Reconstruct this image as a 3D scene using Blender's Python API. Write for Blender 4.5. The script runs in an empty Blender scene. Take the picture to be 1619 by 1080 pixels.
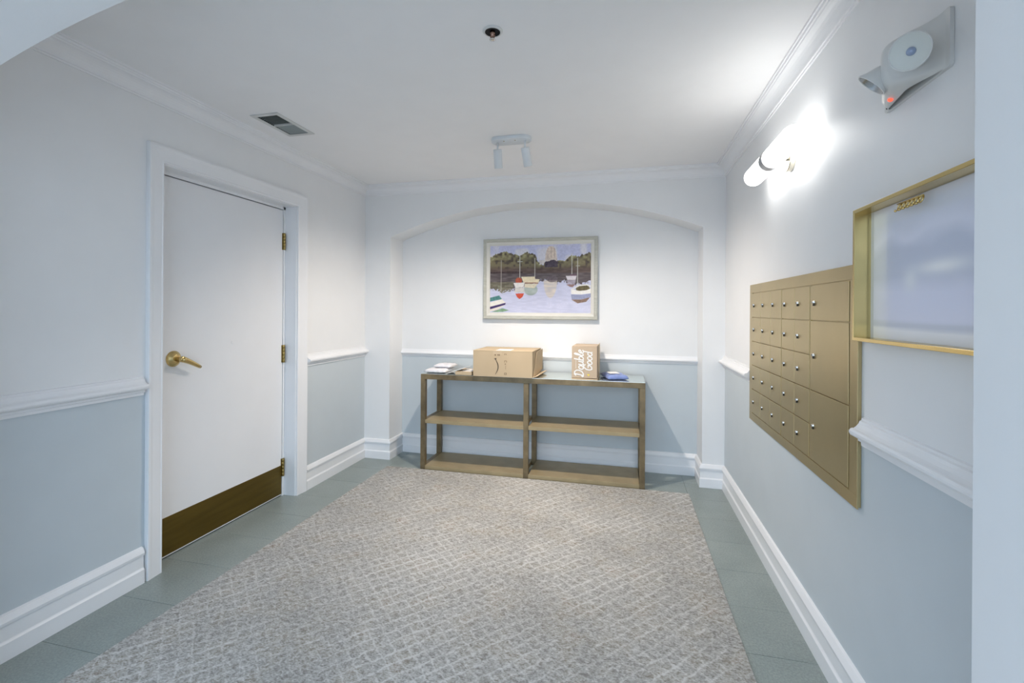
import bpy, bmesh, math, random
import numpy as np
from mathutils import Vector, Matrix

# ------------------------------------------------------------------ camera, world, lights, exposure
scn = bpy.context.scene
COL = scn.collection
PI = math.pi
L, R, D, N, CH = 2.263, 0.742, 3.766, 0.246, 2.427      # left wall, right wall, back wall, niche depth, ceiling
XL, XR = -L, R
FW0, FW1 = 0.707, 0.957                                   # arched front wall
EYE = 1.33

cd = bpy.data.cameras.new('camera')
cam = bpy.data.objects.new('camera', cd); COL.objects.link(cam)
cd.sensor_fit = 'HORIZONTAL'; cd.sensor_width = 36.0
cd.lens = 735.883 * 36.0 / 1619.0
cd.shift_y = (490.21 - 540.0) / 1619.0
cd.clip_start = 0.02
_yaw, _roll = 0.2351, 0.0062
_r0 = Vector((math.cos(_yaw), math.sin(_yaw), 0)); _u0 = Vector((0, 0, 1)); _f0 = Vector((-math.sin(_yaw), math.cos(_yaw), 0))
_r = _r0 * math.cos(_roll) + _u0 * math.sin(_roll)
_u = _u0 * math.cos(_roll) - _r0 * math.sin(_roll)
cam.matrix_world = Matrix(((_r.x, _u.x, -_f0.x, 0), (_r.y, _u.y, -_f0.y, 0), (_r.z, _u.z, -_f0.z, EYE), (0, 0, 0, 1)))
scn.camera = cam

world = bpy.data.worlds.new('world'); scn.world = world; world.use_nodes = True
wb = world.node_tree.nodes['Background']
_nt = world.node_tree                                       # overcast daylight above a grey street
_tc = _nt.nodes.new('ShaderNodeTexCoord'); _sp = _nt.nodes.new('ShaderNodeSeparateXYZ'); _cr = _nt.nodes.new('ShaderNodeValToRGB')
_nt.links.new(_tc.outputs['Generated'], _sp.inputs[0]); _nt.links.new(_sp.outputs['Z'], _cr.inputs[0])
_cr.color_ramp.elements[0].position = 0.0; _cr.color_ramp.elements[0].color = (0.32, 0.37, 0.43, 1)
_cr.color_ramp.elements[1].position = 0.04; _cr.color_ramp.elements[1].color = (0.62, 0.80, 1.0, 1)
_nt.links.new(_cr.outputs[0], wb.inputs[0]); wb.inputs[1].default_value = 3.8

def lamp(name, kind, loc, energy, color, target=None, **kw):
    ld = bpy.data.lights.new(name, kind); ld.energy = energy; ld.color = color
    for k, v in kw.items(): setattr(ld, k, v)
    o = bpy.data.objects.new(name, ld); COL.objects.link(o); o.location = loc
    if target is not None:
        o.rotation_euler = (Vector(target) - Vector(loc)).to_track_quat('-Z', 'Y').to_euler()
    return o
SPOT_L, SPOT_R = Vector((-0.797, 2.928, 2.249)), Vector((-0.600, 2.928, 2.249))
lamp('spot_light_beam', 'SPOT', SPOT_L, 82, (1.0, 0.885, 0.77), (-1.76, 3.30, 0.0), spot_size=math.radians(120), spot_blend=1.0, shadow_soft_size=0.02)
lamp('spot_light_beam', 'SPOT', SPOT_R, 82, (1.0, 0.885, 0.77), (0.36, 3.30, 0.0), spot_size=math.radians(120), spot_blend=1.0, shadow_soft_size=0.02)
SCONCE_EMIT = 5.0

vs = scn.view_settings
vs.view_transform = 'Standard'; vs.look = 'None'; vs.gamma = 1.0; vs.use_curve_mapping = False
vs.exposure = 0.28

# ------------------------------------------------------------------ helpers
def s2l(c):
    c = c / 255.0
    return c / 12.92 if c <= 0.04045 else ((c + 0.055) / 1.055) ** 2.4
def rgb(r, g, b): return (s2l(r), s2l(g), s2l(b), 1.0)

def new_mat(name):
    m = bpy.data.materials.new(name); m.use_nodes = True
    nt = m.node_tree
    return m, nt, nt.nodes['Principled BSDF']
def ramp(nt, fac, stops, interp='LINEAR'):
    n = nt.nodes.new('ShaderNodeValToRGB'); n.color_ramp.interpolation = interp
    e = n.color_ramp.elements
    while len(e) < len(stops): e.new(0.5)
    for i, (p, c) in enumerate(stops): e[i].position = p; e[i].color = c
    nt.links.new(fac, n.inputs[0]); return n.outputs[0]
def noise(nt, vec, scale, detail=3.0, rough=0.5, dist=0.0):
    n = nt.nodes.new('ShaderNodeTexNoise'); n.inputs['Scale'].default_value = scale
    n.inputs['Detail'].default_value = detail; n.inputs['Roughness'].default_value = rough
    n.inputs['Distortion'].default_value = dist
    nt.links.new(vec, n.inputs['Vector']); return n
def objcoord(nt):
    return nt.nodes.new('ShaderNodeNewGeometry').outputs['Position']
def mapping(nt, vec, scale=(1, 1, 1), rot=(0, 0, 0)):
    n = nt.nodes.new('ShaderNodeMapping'); n.inputs['Scale'].default_value = scale; n.inputs['Rotation'].default_value = rot
    nt.links.new(vec, n.inputs['Vector']); return n.outputs[0]
def math_(nt, op, a, b=None, c=None):
    n = nt.nodes.new('ShaderNodeMath'); n.operation = op
    for i, v in enumerate((a, b, c)):
        if v is None: continue
        if isinstance(v, (int, float)): n.inputs[i].default_value = v
        else: nt.links.new(v, n.inputs[i])
    return n.outputs[0]
def mixc(nt, fac, a, b):
    n = nt.nodes.new('ShaderNodeMix'); n.data_type = 'RGBA'
    if isinstance(fac, (int, float)): n.inputs['Factor'].default_value = fac
    else: nt.links.new(fac, n.inputs['Factor'])
    for s, v in ((6, a), (7, b)):
        if isinstance(v, tuple): n.inputs[s].default_value = v
        else: nt.links.new(v, n.inputs[s])
    return n.outputs[2]
def bump(nt, bs, h, strength, dist):
    n = nt.nodes.new('ShaderNodeBump'); n.inputs['Strength'].default_value = strength; n.inputs['Distance'].default_value = dist
    nt.links.new(h, n.inputs['Height']); nt.links.new(n.outputs[0], bs.inputs['Normal'])

def simple(name, col, rough=0.5, metal=0.0, var=0.06, nscale=6.0, bumps=0.0, bscale=250, coat=0.0, spec=0.5, stretch=(1, 1, 1)):
    m, nt, bs = new_mat(name)
    p = mapping(nt, objcoord(nt), stretch)
    n = noise(nt, p, nscale, 4.0)
    lo = tuple(c * (1 - var) for c in col[:3]) + (1,); hi = tuple(min(1, c * (1 + var)) for c in col[:3]) + (1,)
    nt.links.new(ramp(nt, n.outputs['Fac'], [(0.3, lo), (0.7, hi)]), bs.inputs['Base Color'])
    bs.inputs['Roughness'].default_value = rough; bs.inputs['Metallic'].default_value = metal
    bs.inputs['Coat Weight'].default_value = coat; bs.inputs['Specular IOR Level'].default_value = spec
    if bumps:
        b = noise(nt, objcoord(nt), bscale, 2.0)
        bump(nt, bs, b.outputs['Fac'], bumps, 0.001)
    return m

M = {}
M['paint'] = simple('wall_paint_white', (0.84, 0.85, 0.86), 0.42, var=0.01, bumps=0.12, bscale=220, spec=0.35)
M['wains'] = simple('wall_paint_blue_grey', (0.575, 0.635, 0.675), 0.42, var=0.015, bumps=0.12, bscale=220, spec=0.35)
M['ceil'] = simple('ceiling_paint', (0.90, 0.90, 0.905), 0.6, var=0.01, bumps=0.08, bscale=200, spec=0.25)
M['trim'] = simple('trim_paint_white', (0.86, 0.87, 0.89), 0.32, var=0.008, spec=0.45)
M['door'] = simple('door_paint_white', (0.83, 0.84, 0.86), 0.35, var=0.01, spec=0.4)
M['grout'] = simple('tile_joint', (0.17, 0.185, 0.18), 0.8)
M['dark'] = simple('dark_void', (0.012, 0.012, 0.012), 0.8)
M['brass'] = simple('door_brass', (0.62, 0.46, 0.20), 0.24, 1.0, 0.05)
M['hinge'] = simple('hinge_brass', (0.36, 0.27, 0.10), 0.32, 1.0, 0.1)
M['kick'] = simple('kick_plate_bronze', (0.15, 0.098, 0.018), 0.40, 0.75, 0.14, 3.0, stretch=(1, 1, 12))
M['gold'] = simple('mailbox_gold', (0.52, 0.41, 0.215), 0.36, 0.80, 0.05, 5.0)
M['goldframe'] = simple('frame_brass', (0.66, 0.51, 0.22), 0.24, 1.0, 0.05)
M['chrome'] = simple('lock_chrome', (0.72, 0.70, 0.66), 0.15, 1.0, 0.02)
M['slot'] = simple('dark_slot', (0.02, 0.018, 0.015), 0.5)
M['bronze'] = simple('console_bronze', (0.205, 0.155, 0.085), 0.38, 0.35, 0.30, 11.0)
M['bronze2'] = simple('console_shelf_bronze', (0.40, 0.315, 0.18), 0.42, 0.3, 0.10, 7.0)
M['mirror'] = simple('mirrored_glass_top', (0.80, 0.84, 0.80), 0.06, 0.85, 0.02)
M['card'] = simple('corrugated_card', (0.50, 0.39, 0.255), 0.75, var=0.05, nscale=4, bumps=0.1, bscale=90)
M['card2'] = simple('pale_card', (0.53, 0.415, 0.30), 0.7, var=0.04, nscale=4)
M['cardin'] = simple('card_edge', (0.60, 0.48, 0.33), 0.8)
M['ink'] = simple('print_ink', (0.06, 0.045, 0.03), 0.7)
M['inkbrown'] = simple('print_ink_brown', (0.20, 0.14, 0.08), 0.7)
M['white'] = simple('white_print', (0.85, 0.84, 0.82), 0.6, var=0.01)
M['yellow'] = simple('yellow_print', (0.85, 0.68, 0.12), 0.6)
M['tape'] = simple('packing_tape', (0.53, 0.415, 0.275), 0.3)
M['poly'] = simple('white_plastic_mailer', (0.80, 0.79, 0.82), 0.35, var=0.03, nscale=20)
M['paper'] = simple('white_paper', (0.82, 0.82, 0.83), 0.7, var=0.01)
M['blue'] = simple('blue_mailer', (0.20, 0.27, 0.55), 0.35, var=0.12, nscale=25)
M['lampwhite'] = simple('lamp_white', (0.70, 0.74, 0.77), 0.35)
M['plastic'] = simple('white_plastic', (0.70, 0.71, 0.70), 0.38, var=0.01)
M['reflector'] = simple('lamp_reflector', (0.68, 0.71, 0.68), 0.5, 0.0, 0.02)
M['silverrefl'] = simple('silver_reflector', (0.55, 0.55, 0.55), 0.25, 0.8, 0.02)
M['lens'] = simple('blue_lens', (0.30, 0.38, 0.55), 0.08, 0.2, 0.02, coat=1.0)
M['nickel'] = simple('sconce_nickel', (0.72, 0.68, 0.58), 0.25, 1.0, 0.02)
M['band'] = simple('sconce_band', (0.45, 0.45, 0.46), 0.3, 0.9, 0.02)
M['ventwhite'] = simple('vent_enamel', (0.66, 0.67, 0.66), 0.4)
M['ventgrey'] = simple('vent_slat_enamel', (0.34, 0.37, 0.36), 0.45)
M['duct'] = simple('duct_inside', (0.035, 0.035, 0.03), 0.7)
M['sprinkbrass'] = simple('sprinkler_bronze', (0.35, 0.22, 0.17), 0.25, 1.0)
M['frameoak'] = simple('picture_frame_silver_grey', (0.52, 0.52, 0.46), 0.45, 0.15, 0.10, 18, stretch=(1, 1, 4))
M['framein'] = simple('picture_frame_liner', (0.70, 0.69, 0.64), 0.5, 0, 0.05)
M['backing'] = simple('frame_backing', (0.56, 0.60, 0.67), 0.3)

def emit(name, col, s):
    m, nt, bs = new_mat(name)
    bs.inputs['Base Color'].default_value = col
    bs.inputs['Emission Color'].default_value = col; bs.inputs['Emission Strength'].default_value = s
    bs.inputs['Roughness'].default_value = 0.3
    return m
M['glow'] = emit('sconce_opal_glass', (1.0, 0.985, 0.955, 1), SCONCE_EMIT)
M['led'] = emit('red_led', (1.0, 0.10, 0.05, 1), 1.2)
M['spotglow'] = emit('spot_lamp_face', (1.0, 0.9, 0.78, 1), 6.0)

# slate tile
m, nt, bs = new_mat('slate_tile')
p = objcoord(nt)
oi = nt.nodes.new('ShaderNodeObjectInfo')
n1 = noise(nt, p, 5.0, 6, 0.6); n2 = noise(nt, p, 130.0, 3, 0.6)
c = ramp(nt, n1.outputs['Fac'], [(0.3, (0.27, 0.318, 0.305, 1)), (0.7, (0.325, 0.375, 0.36, 1))])
c2 = ramp(nt, n2.outputs['Fac'], [(0.35, (0.80, 0.80, 0.80, 1)), (0.7, (1.08, 1.08, 1.08, 1))])
mm = nt.nodes.new('ShaderNodeMix'); mm.data_type = 'RGBA'; mm.blend_type = 'MULTIPLY'; mm.inputs['Factor'].default_value = 1.0
nt.links.new(c, mm.inputs[6]); nt.links.new(c2, mm.inputs[7])
hsv = nt.nodes.new('ShaderNodeHueSaturation'); nt.links.new(mm.outputs[2], hsv.inputs['Color'])
nt.links.new(math_(nt, 'MULTIPLY_ADD', oi.outputs['Random'], 0.05, 0.975), hsv.inputs['Value'])
nt.links.new(hsv.outputs[0], bs.inputs['Base Color'])
bs.inputs['Roughness'].default_value = 0.30
bump(nt, bs, n2.outputs['Fac'], 0.15, 0.001)
M['slate'] = m

# rug: pale lattice lines over taupe strokes
m, nt, bs = new_mat('woven_rug')
p = objcoord(nt)
warp = noise(nt, p, 13.0, 3, 0.6)
wadd = nt.nodes.new('ShaderNodeVectorMath'); wadd.operation = 'MULTIPLY_ADD'
nt.links.new(warp.outputs['Color'], wadd.inputs[0]); wadd.inputs[1].default_value = (0.040, 0.040, 0); nt.links.new(p, wadd.inputs[2])
rot = mapping(nt, wadd.outputs[0], (1, 1, 1), (0, 0, math.radians(43)))
sx = nt.nodes.new('ShaderNodeSeparateXYZ'); nt.links.new(rot, sx.inputs[0])
def lat(ax, per):
    f = math_(nt, 'FRACT', math_(nt, 'DIVIDE', ax, per))
    return math_(nt, 'ABSOLUTE', math_(nt, 'SUBTRACT', f, 0.5))      # 0.5 on the line
la = lat(sx.outputs['X'], 0.058); lb = math_(nt, 'MULTIPLY', lat(sx.outputs['Y'], 0.050), 0.93)
line = math_(nt, 'MAXIMUM', la, lb)
linemask = ramp(nt, line, [(0.36, (0, 0, 0, 1)), (0.49, (1, 1, 1, 1))])
st = noise(nt, mapping(nt, p, (44, 66, 1), (0, 0, 0.25)), 1.0, 4, 0.6, 0.8)
st2 = noise(nt, mapping(nt, p, (110, 190, 1)), 1.0, 2, 0.6)
big = noise(nt, p, 1.6, 3, 0.55)
val = math_(nt, 'ADD', math_(nt, 'MULTIPLY', linemask, math_(nt, 'MAXIMUM', math_(nt, 'MULTIPLY_ADD', big.outputs['Fac'], 0.90, -0.30), 0.06)), math_(nt, 'MULTIPLY', st.outputs['Fac'], 1.0))
val = math_(nt, 'ADD', val, math_(nt, 'MULTIPLY', math_(nt, 'SUBTRACT', st2.outputs['Fac'], 0.5), 0.75))
val = math_(nt, 'ADD', val, math_(nt, 'MULTIPLY', math_(nt, 'SUBTRACT', big.outputs['Fac'], 0.5), 0.25))
tint = noise(nt, p, 6.5, 3, 0.65)
taupe = ramp(nt, tint.outputs['Fac'], [(0.45, (0.235, 0.228, 0.214, 1)), (0.60, (0.25, 0.23, 0.19, 1)), (0.74, (0.25, 0.192, 0.148, 1))])
mask = ramp(nt, val, [(0.30, (0, 0, 0, 1)), (0.78, (1, 1, 1, 1))])
nt.links.new(mixc(nt, mask, taupe, (0.60, 0.60, 0.59, 1)), bs.inputs['Base Color'])
bs.inputs['Roughness'].default_value = 0.95; bs.inputs['Specular IOR Level'].default_value = 0.1
bump(nt, bs, math_(nt, 'ADD', math_(nt, 'MULTIPLY', mask, 0.5), st2.outputs['Fac']), 0.4, 0.003)
M['rug'] = m

def attr_mat(name, rough, coat=0.0):
    m, nt, bs = new_mat(name)
    a = nt.nodes.new('ShaderNodeAttribute'); a.attribute_name = 'paint'
    nt.links.new(a.outputs['Color'], bs.inputs['Base Color'])
    bs.inputs['Roughness'].default_value = rough; bs.inputs['Coat Weight'].default_value = coat; bs.inputs['Coat Roughness'].default_value = 0.1
    return m
M['canvas'] = attr_mat('painted_canvas', 0.6)
M['print'] = attr_mat('pale_lilac_sheet', 0.3, 0.25)  # pale lilac vertex colours of the sheet in the brass frame

# --- mesh builder (world coordinates; build() makes them local to the parent chain)
ORIG = {}
class MB:
    def __init__(s): s.v = []; s.f = []; s.mi = []; s.sm = []; s.mat = 0; s.smooth = False
    def add(s, vs, fs):
        o = len(s.v); s.v += [tuple(x) for x in vs]
        for f in fs: s.f.append([i + o for i in f]); s.mi.append(s.mat); s.sm.append(s.smooth)
        return s
    def box(s, a, b, bev=0.0):
        x0, x1 = sorted((a[0], b[0])); y0, y1 = sorted((a[1], b[1])); z0, z1 = sorted((a[2], b[2]))
        if bev <= 0:
            return s.add([(x0, y0, z0), (x1, y0, z0), (x1, y1, z0), (x0, y1, z0), (x0, y0, z1), (x1, y0, z1), (x1, y1, z1), (x0, y1, z1)],
                         [(0, 3, 2, 1), (4, 5, 6, 7), (0, 1, 5, 4), (1, 2, 6, 5), (2, 3, 7, 6), (3, 0, 4, 7)])
        bm = bmesh.new(); bmesh.ops.create_cube(bm, size=1.0)
        for v in bm.verts:
            v.co = Vector(((x0 + x1) / 2 + v.co.x * (x1 - x0), (y0 + y1) / 2 + v.co.y * (y1 - y0), (z0 + z1) / 2 + v.co.z * (z1 - z0)))
        bmesh.ops.bevel(bm, geom=bm.edges[:], offset=bev, segments=2, profile=0.5, affect='EDGES')
        bm.verts.ensure_lookup_table()
        s.add([v.co[:] for v in bm.verts], [[v.index for v in f.verts] for f in bm.faces]); bm.free(); return s
    def lathe(s, prof, origin, axis, seg=28, cap=True):          # prof: list of (radius, distance along axis)
        ax = Vector(axis).normalized(); t = ax.orthogonal().normalized(); b = ax.cross(t); o = Vector(origin)
        vs = []; fs = []
        for r, h in prof:
            for k in range(seg):
                a = 2 * PI * k / seg
                vs.append(o + ax * h + (t * math.cos(a) + b * math.sin(a)) * r)
        for i in range(len(prof) - 1):
            for k in range(seg):
                k2 = (k + 1) % seg
                fs.append((i * seg + k, i * seg + k2, (i + 1) * seg + k2, (i + 1) * seg + k))
        if cap:
            fs.append(tuple(range(seg))[::-1]); fs.append(tuple((len(prof) - 1) * seg + k for k in range(seg)))
        return s.add(vs, fs)
    def tube(s, pts, rad, seg=10, cap=True):
        pts = [Vector(p) for p in pts]; n = len(pts)
        rad = rad if isinstance(rad, (list, tuple)) else [rad] * n
        vs = []; fs = []; t0 = None
        for i in range(n):
            d = (pts[min(i + 1, n - 1)] - pts[max(i - 1, 0)]).normalized()
            t = d.orthogonal().normalized() if t0 is None else (t0 - d * t0.dot(d)).normalized()
            t0 = t; b = d.cross(t)
            for k in range(seg):
                a = 2 * PI * k / seg; vs.append(pts[i] + (t * math.cos(a) + b * math.sin(a)) * rad[i])
        for i in range(n - 1):
            for k in range(seg):
                k2 = (k + 1) % seg; fs.append((i * seg + k, i * seg + k2, (i + 1) * seg + k2, (i + 1) * seg + k))
        if cap: fs.append(tuple(range(seg))[::-1]); fs.append(tuple((n - 1) * seg + k for k in range(seg)))
        return s.add(vs, fs)
    def prism(s, poly, f3, d):                                     # poly 2-D, f3 maps (a, b, depth) to 3-D
        n = len(poly)
        vs = [f3(a, b, 0) for a, b in poly] + [f3(a, b, d) for a, b in poly]
        return s.add(vs, [tuple(range(n))[::-1], tuple(range(n, 2 * n))] + [(i, (i + 1) % n, n + (i + 1) % n, n + i) for i in range(n)])
    def build(s, name, mats, parent=None, recalc=True, origin=None):
        if not isinstance(mats, (list, tuple)): mats = [mats]
        po = ORIG.get(parent.name, Vector((0, 0, 0))) if parent else Vector((0, 0, 0))
        if origin is None:
            if parent: origin = po
            else:
                xs = np.array(s.v); mn = xs.min(0); mx = xs.max(0)
                origin = Vector(((mn[0] + mx[0]) / 2, (mn[1] + mx[1]) / 2, mn[2]))
        origin = Vector(origin)
        me = bpy.data.meshes.new(name)
        me.from_pydata([tuple(Vector(v) - origin) for v in s.v], [], s.f)
        for mt in mats: me.materials.append(mt)
        me.polygons.foreach_set('material_index', s.mi); me.polygons.foreach_set('use_smooth', s.sm)
        if recalc:
            bm = bmesh.new(); bm.from_mesh(me); bmesh.ops.recalc_face_normals(bm, faces=bm.faces[:]); bm.to_mesh(me); bm.free()
        me.update()
        o = bpy.data.objects.new(name, me); COL.objects.link(o)
        if parent: o.parent = parent
        o.location = origin - po
        ORIG[o.name] = origin
        return o
def smooth_by_angle(o, deg=35):
    me = o.data
    me.polygons.foreach_set('use_smooth', [True] * len(me.polygons))
    bm = bmesh.new(); bm.from_mesh(me)
    for e in bm.edges:
        if len(e.link_faces) == 2: e.smooth = e.calc_face_angle(0) < math.radians(deg)
    bm.to_mesh(me); bm.free(); return o
def tag(o, label=None, cat=None, group=None, kind=None):
    if label: o['label'] = label
    if cat: o['category'] = cat
    if group: o['group'] = group
    if kind: o['kind'] = kind
    return o
def thing(name, loc, label, cat, group=None):
    o = bpy.data.objects.new(name, None); COL.objects.link(o); o.location = loc; o.empty_display_size = 0.05
    ORIG[o.name] = Vector(loc)
    return tag(o, label, cat, group)
def struct(o, label): return tag(o, label, kind='structure')

def sweep(mb, prof, path, closed_ends=True, pre=None, post=None):
    """prof: (offset from wall, z); path: floor-plan points with the room on the LEFT of travel; pre/post: neighbours for mitred ends."""
    pts = ([pre] if pre else []) + list(path) + ([post] if post else [])
    off = 1 if pre else 0
    rings = []
    for i in range(len(path)):
        j = i + off; p = Vector(pts[j])
        d1 = (p - Vector(pts[j - 1])).normalized() if j > 0 else None
        d2 = (Vector(pts[j + 1]) - p).normalized() if j < len(pts) - 1 else None
        d1 = d1 or d2; d2 = d2 or d1
        n1 = Vector((-d1.y, d1.x)); n2 = Vector((-d2.y, d2.x))
        m = (n1 + n2); m = m / (1 + n1.dot(n2))
        rings.append([(p.x + m.x * a, p.y + m.y * a, z) for a, z in prof])
    k = len(prof); vs = [v for r in rings for v in r]; fs = []
    for i in range(len(rings) - 1):
        for a in range(k):
            b = (a + 1) % k
            fs.append((i * k + a, i * k + b, (i + 1) * k + b, (i + 1) * k + a))
    fs.append(tuple(range(k))); fs.append(tuple(range((len(rings) - 1) * k, len(rings) * k))[::-1])
    mb.add(vs, fs)

# ------------------------------------------------------------------ room shell
Y0 = -1.6                                                   # far end of the entrance hall, open to daylight
DY0, DY1, DZ = 1.868, 2.862, 2.058                          # door opening in the left wall
RAILZ = 0.94
b = MB(); b.mat = 0
b.box((XL - 0.15, Y0, -0.12), (XR + 0.15, D + N + 0.12, -0.006))
floor = struct(b.build('floor', M['grout'], origin=(0, 0, 0)), 'grey green slate tile floor')
TS = 0.3055; JY = 1.368 - 4 * TS; TSX = 0.2984; JX = -1.925 - TSX
tile_mesh = None; rt = random.Random(4)
for i in range(10):
    for j in range(14):
        x0, y0 = JX + i * TSX, JY + j * TS
        x1, y1 = min(x0 + TSX, XR + 0.02), min(y0 + TS, D + N)
        if i == 0: x0 = XL - 0.10
        if x1 - x0 < 0.03 or y1 - y0 < 0.03: continue
        full = abs(x1 - x0 - TSX) < 1e-4 and abs(y1 - y0 - TS) < 1e-4
        dz = rt.uniform(-0.0006, 0.0)
        if full and tile_mesh:
            o = bpy.data.objects.new('tile', tile_mesh); COL.objects.link(o); o.parent = floor; o.location = (x0, y0, dz)
        else:
            b = MB(); g = 0.0007
            w, h = x1 - x0, y1 - y0
            b.box((g, g, -0.006), (w - g, h - g, 0.0), 0.0008)
            me_o = b.build('tile', M['slate'], None, origin=(0, 0, 0)); me_o.parent = floor; me_o.location = (x0, y0, dz)
            if full: tile_mesh = me_o.data
# ceiling with an opening for the vent
VX0, VX1, VY0, VY1 = -2.046, -1.910, 2.245, 2.520
b = MB()
zc0, zc1 = CH, CH + 0.12
b.box((XL - 0.15, Y0, zc0), (XR + 0.15, VY0, zc1)); b.box((XL - 0.15, VY1, zc0), (XR + 0.15, D + N + 0.12, zc1))
b.box((XL - 0.15, VY0, zc0), (VX0, VY1, zc1)); b.box((VX1, VY0, zc0), (XR + 0.15, VY1, zc1))
struct(b.build('ceiling', M['ceil'], origin=(0, 0, CH)), 'plain white painted ceiling')

def wall_box(b, x0, x1, y0, y1, z0, z1):
    if z0 < RAILZ < z1:
        b.mat = 1; b.box((x0, y0, z0), (x1, y1, RAILZ)); b.mat = 0; b.box((x0, y0, RAILZ), (x1, y1, z1))
    else:
        b.mat = 1 if z1 <= RAILZ else 0; b.box((x0, y0, z0), (x1, y1, z1))
b = MB()
wall_box(b, XL - 0.15, XL, Y0, DY0, -0.01, CH); wall_box(b, XL - 0.15, XL, DY1, D + N + 0.12, -0.01, CH)
wall_box(b, XL - 0.15, XL, DY0, DY1, DZ, CH)
struct(b.build('wall_left', [M['paint'], M['wains']], origin=(XL, 2, 0)), 'left wall, white above and blue grey below the chair rail')
b = MB(); wall_box(b, XR, XR + 0.15, Y0, D + N + 0.12, -0.01, CH)
struct(b.build('wall_right', [M['paint'], M['wains']], origin=(XR, 2, 0)), 'right wall, white above and blue grey below the chair rail')

def arch_poly(x0, x1, zs, za, n=40):
    w = (x1 - x0) / 2; h = za - zs; rad = (w * w + h * h) / (2 * h); cx = (x0 + x1) / 2; cz = za - rad
    a0 = math.asin(w / rad)
    return [(cx + rad * math.sin(-a0 + 2 * a0 * i / n), cz + rad * math.cos(-a0 + 2 * a0 * i / n)) for i in range(n + 1)]
def arch_wall(name, x0, x1, zs, za, y0, y1, label):
    arc = arch_poly(x0, x1, zs, za)
    b = MB()
    b.box((XL, y0, -0.01), (x0, y1, zs)); b.box((x1, y0, -0.01), (XR, y1, zs))
    b.box((XL, y0, zs), (x0, y1, CH)); b.box((x1, y0, zs), (XR, y1, CH))
    for (ax, az), (bx, bz) in zip(arc[:-1], arc[1:]):
        b.prism([(ax, az), (bx, bz), (bx, CH), (ax, CH)], lambda a, z, d: (a, y0 + d, z), y1 - y0)
    o = b.build(name, M['paint'], origin=((x0 + x1) / 2, y0, 0))
    bm = bmesh.new(); bm.from_mesh(o.data); bmesh.ops.remove_doubles(bm, verts=bm.verts[:], dist=1e-5); bm.to_mesh(o.data); bm.free()
    return struct(o, label)
NX0, NX1 = -2.017, 0.584
arch_wall('wall_back', NX0, NX1, 1.968, 2.222, D, D + N, 'back wall with a shallow arched niche')
arch_wall('wall_front', -2.014, 0.582, 1.921, 2.192, FW0, FW1, 'near wall with the arched opening')
b = MB(); wall_box(b, XL, XR, D + N, D + N + 0.12, -0.01, CH)
struct(b.build('wall_niche', [M['paint'], M['wains']], origin=(-0.7, D + N, 0)), 'rear face of the arched niche')

# baseboards
BP = [(0, 0), (0.020, 0), (0.020, 0.066), (0.015, 0.072), (0.013, 0.076), (0.013, 0.132), (0.020, 0.136), (0.022, 0.148), (0.016, 0.160), (0.010, 0.170), (0, 0.174)]
YB = D + N
plan = [(XR, FW1), (XR, D), (NX1, D), (NX1, YB), (NX0, YB), (NX0, D), (XL, D), (XL, DY1 + 0.101)]
# room on the left when going up the right wall, then along the back to the left
def base(name, i0, i1, label):
    b = MB(); sweep(b, BP, plan[i0:i1 + 1], pre=plan[i0 - 1] if i0 > 0 else None, post=plan[i1 + 1] if i1 + 1 < len(plan) else None)
    struct(b.build(name, M['trim']), label)
base('baseboard_right', 0, 1, 'white moulded baseboard of the right wall')
base('baseboard_back', 1, 6, 'white moulded baseboard running round the niche')
base('baseboard_left', 6, 7, 'white moulded baseboard beyond the door')
b = MB(); sweep(b, BP, [(XL, DY0 - 0.092), (XL, FW1)])
struct(b.build('baseboard_left', M['trim']), 'white moulded baseboard before the door')

# chair rails
RP0 = 0.908
RP = [(0, 0), (0.009, 0), (0.010, 0.012), (0.018, 0.015), (0.019, 0.024), (0.030, 0.029), (0.041, 0.033), (0.0455, 0.040), (0.0455, 0.047), (0.041, 0.053),
      (0.035, 0.0555), (0.033, 0.054), (0.024, 0.061), (0.017, 0.070), (0.014, 0.078), (0.009, 0.081), (0.008, 0.088), (0, 0.090)]
RP = [(a * 0.94, z + RP0) for a, z in RP]
RPN = [(a * 0.62, RP0 - 0.012 + (z - RP0) * 0.72) for a, z in RP]
for name, path, prof, lab in (
        ('trim_1', [(XL, DY0 - 0.092), (XL, FW1)], RP, 'chair rail before the door'),
        ('trim_2', [(XL, D), (XL, DY1 + 0.101)], RP, 'short chair rail beyond the door'),
        ('trim_3', [(NX1, YB), (NX0, YB)], RPN, 'chair rail across the niche'),
        ('trim_4', [(XR, 3.012), (XR, D)], RP, 'short chair rail beyond the mailboxes'),
        ('trim_5', [(XR, FW1), (XR, 1.690)], RP, 'chair rail before the mailboxes')):
    b = MB(); sweep(b, prof, path); struct(b.build(name, M['trim']), lab)
# crown moulding
CP = [(0, 0.086), (0.006, 0.086), (0.008, 0.079), (0.014, 0.078), (0.015, 0.073)]
for k in range(7):
    a = k / 6 * PI / 2
    CP.append((0.015 + 0.042 * (1 - math.cos(a)), 0.073 - 0.048 * math.sin(a)))
CP += [(0.060, 0.020), (0.066, 0.019), (0.068, 0.010), (0.074, 0.009), (0.075, 0.0), (0, 0.0)]
CP = [(a, CH - z) for a, z in CP]
cplan = [(XL, FW1), (XR, FW1), (XR, D), (XL, D), (XL, FW1), (XR, FW1)]
for i, lab in ((1, 'crown moulding of the right wall'), (2, 'crown moulding of the back wall'), (3, 'crown moulding of the left wall')):
    b = MB(); sweep(b, CP, cplan[i:i + 2], pre=cplan[i - 1], post=cplan[i + 2])
    struct(b.build('trim_%d' % (i + 5), M['trim']), lab)

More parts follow.
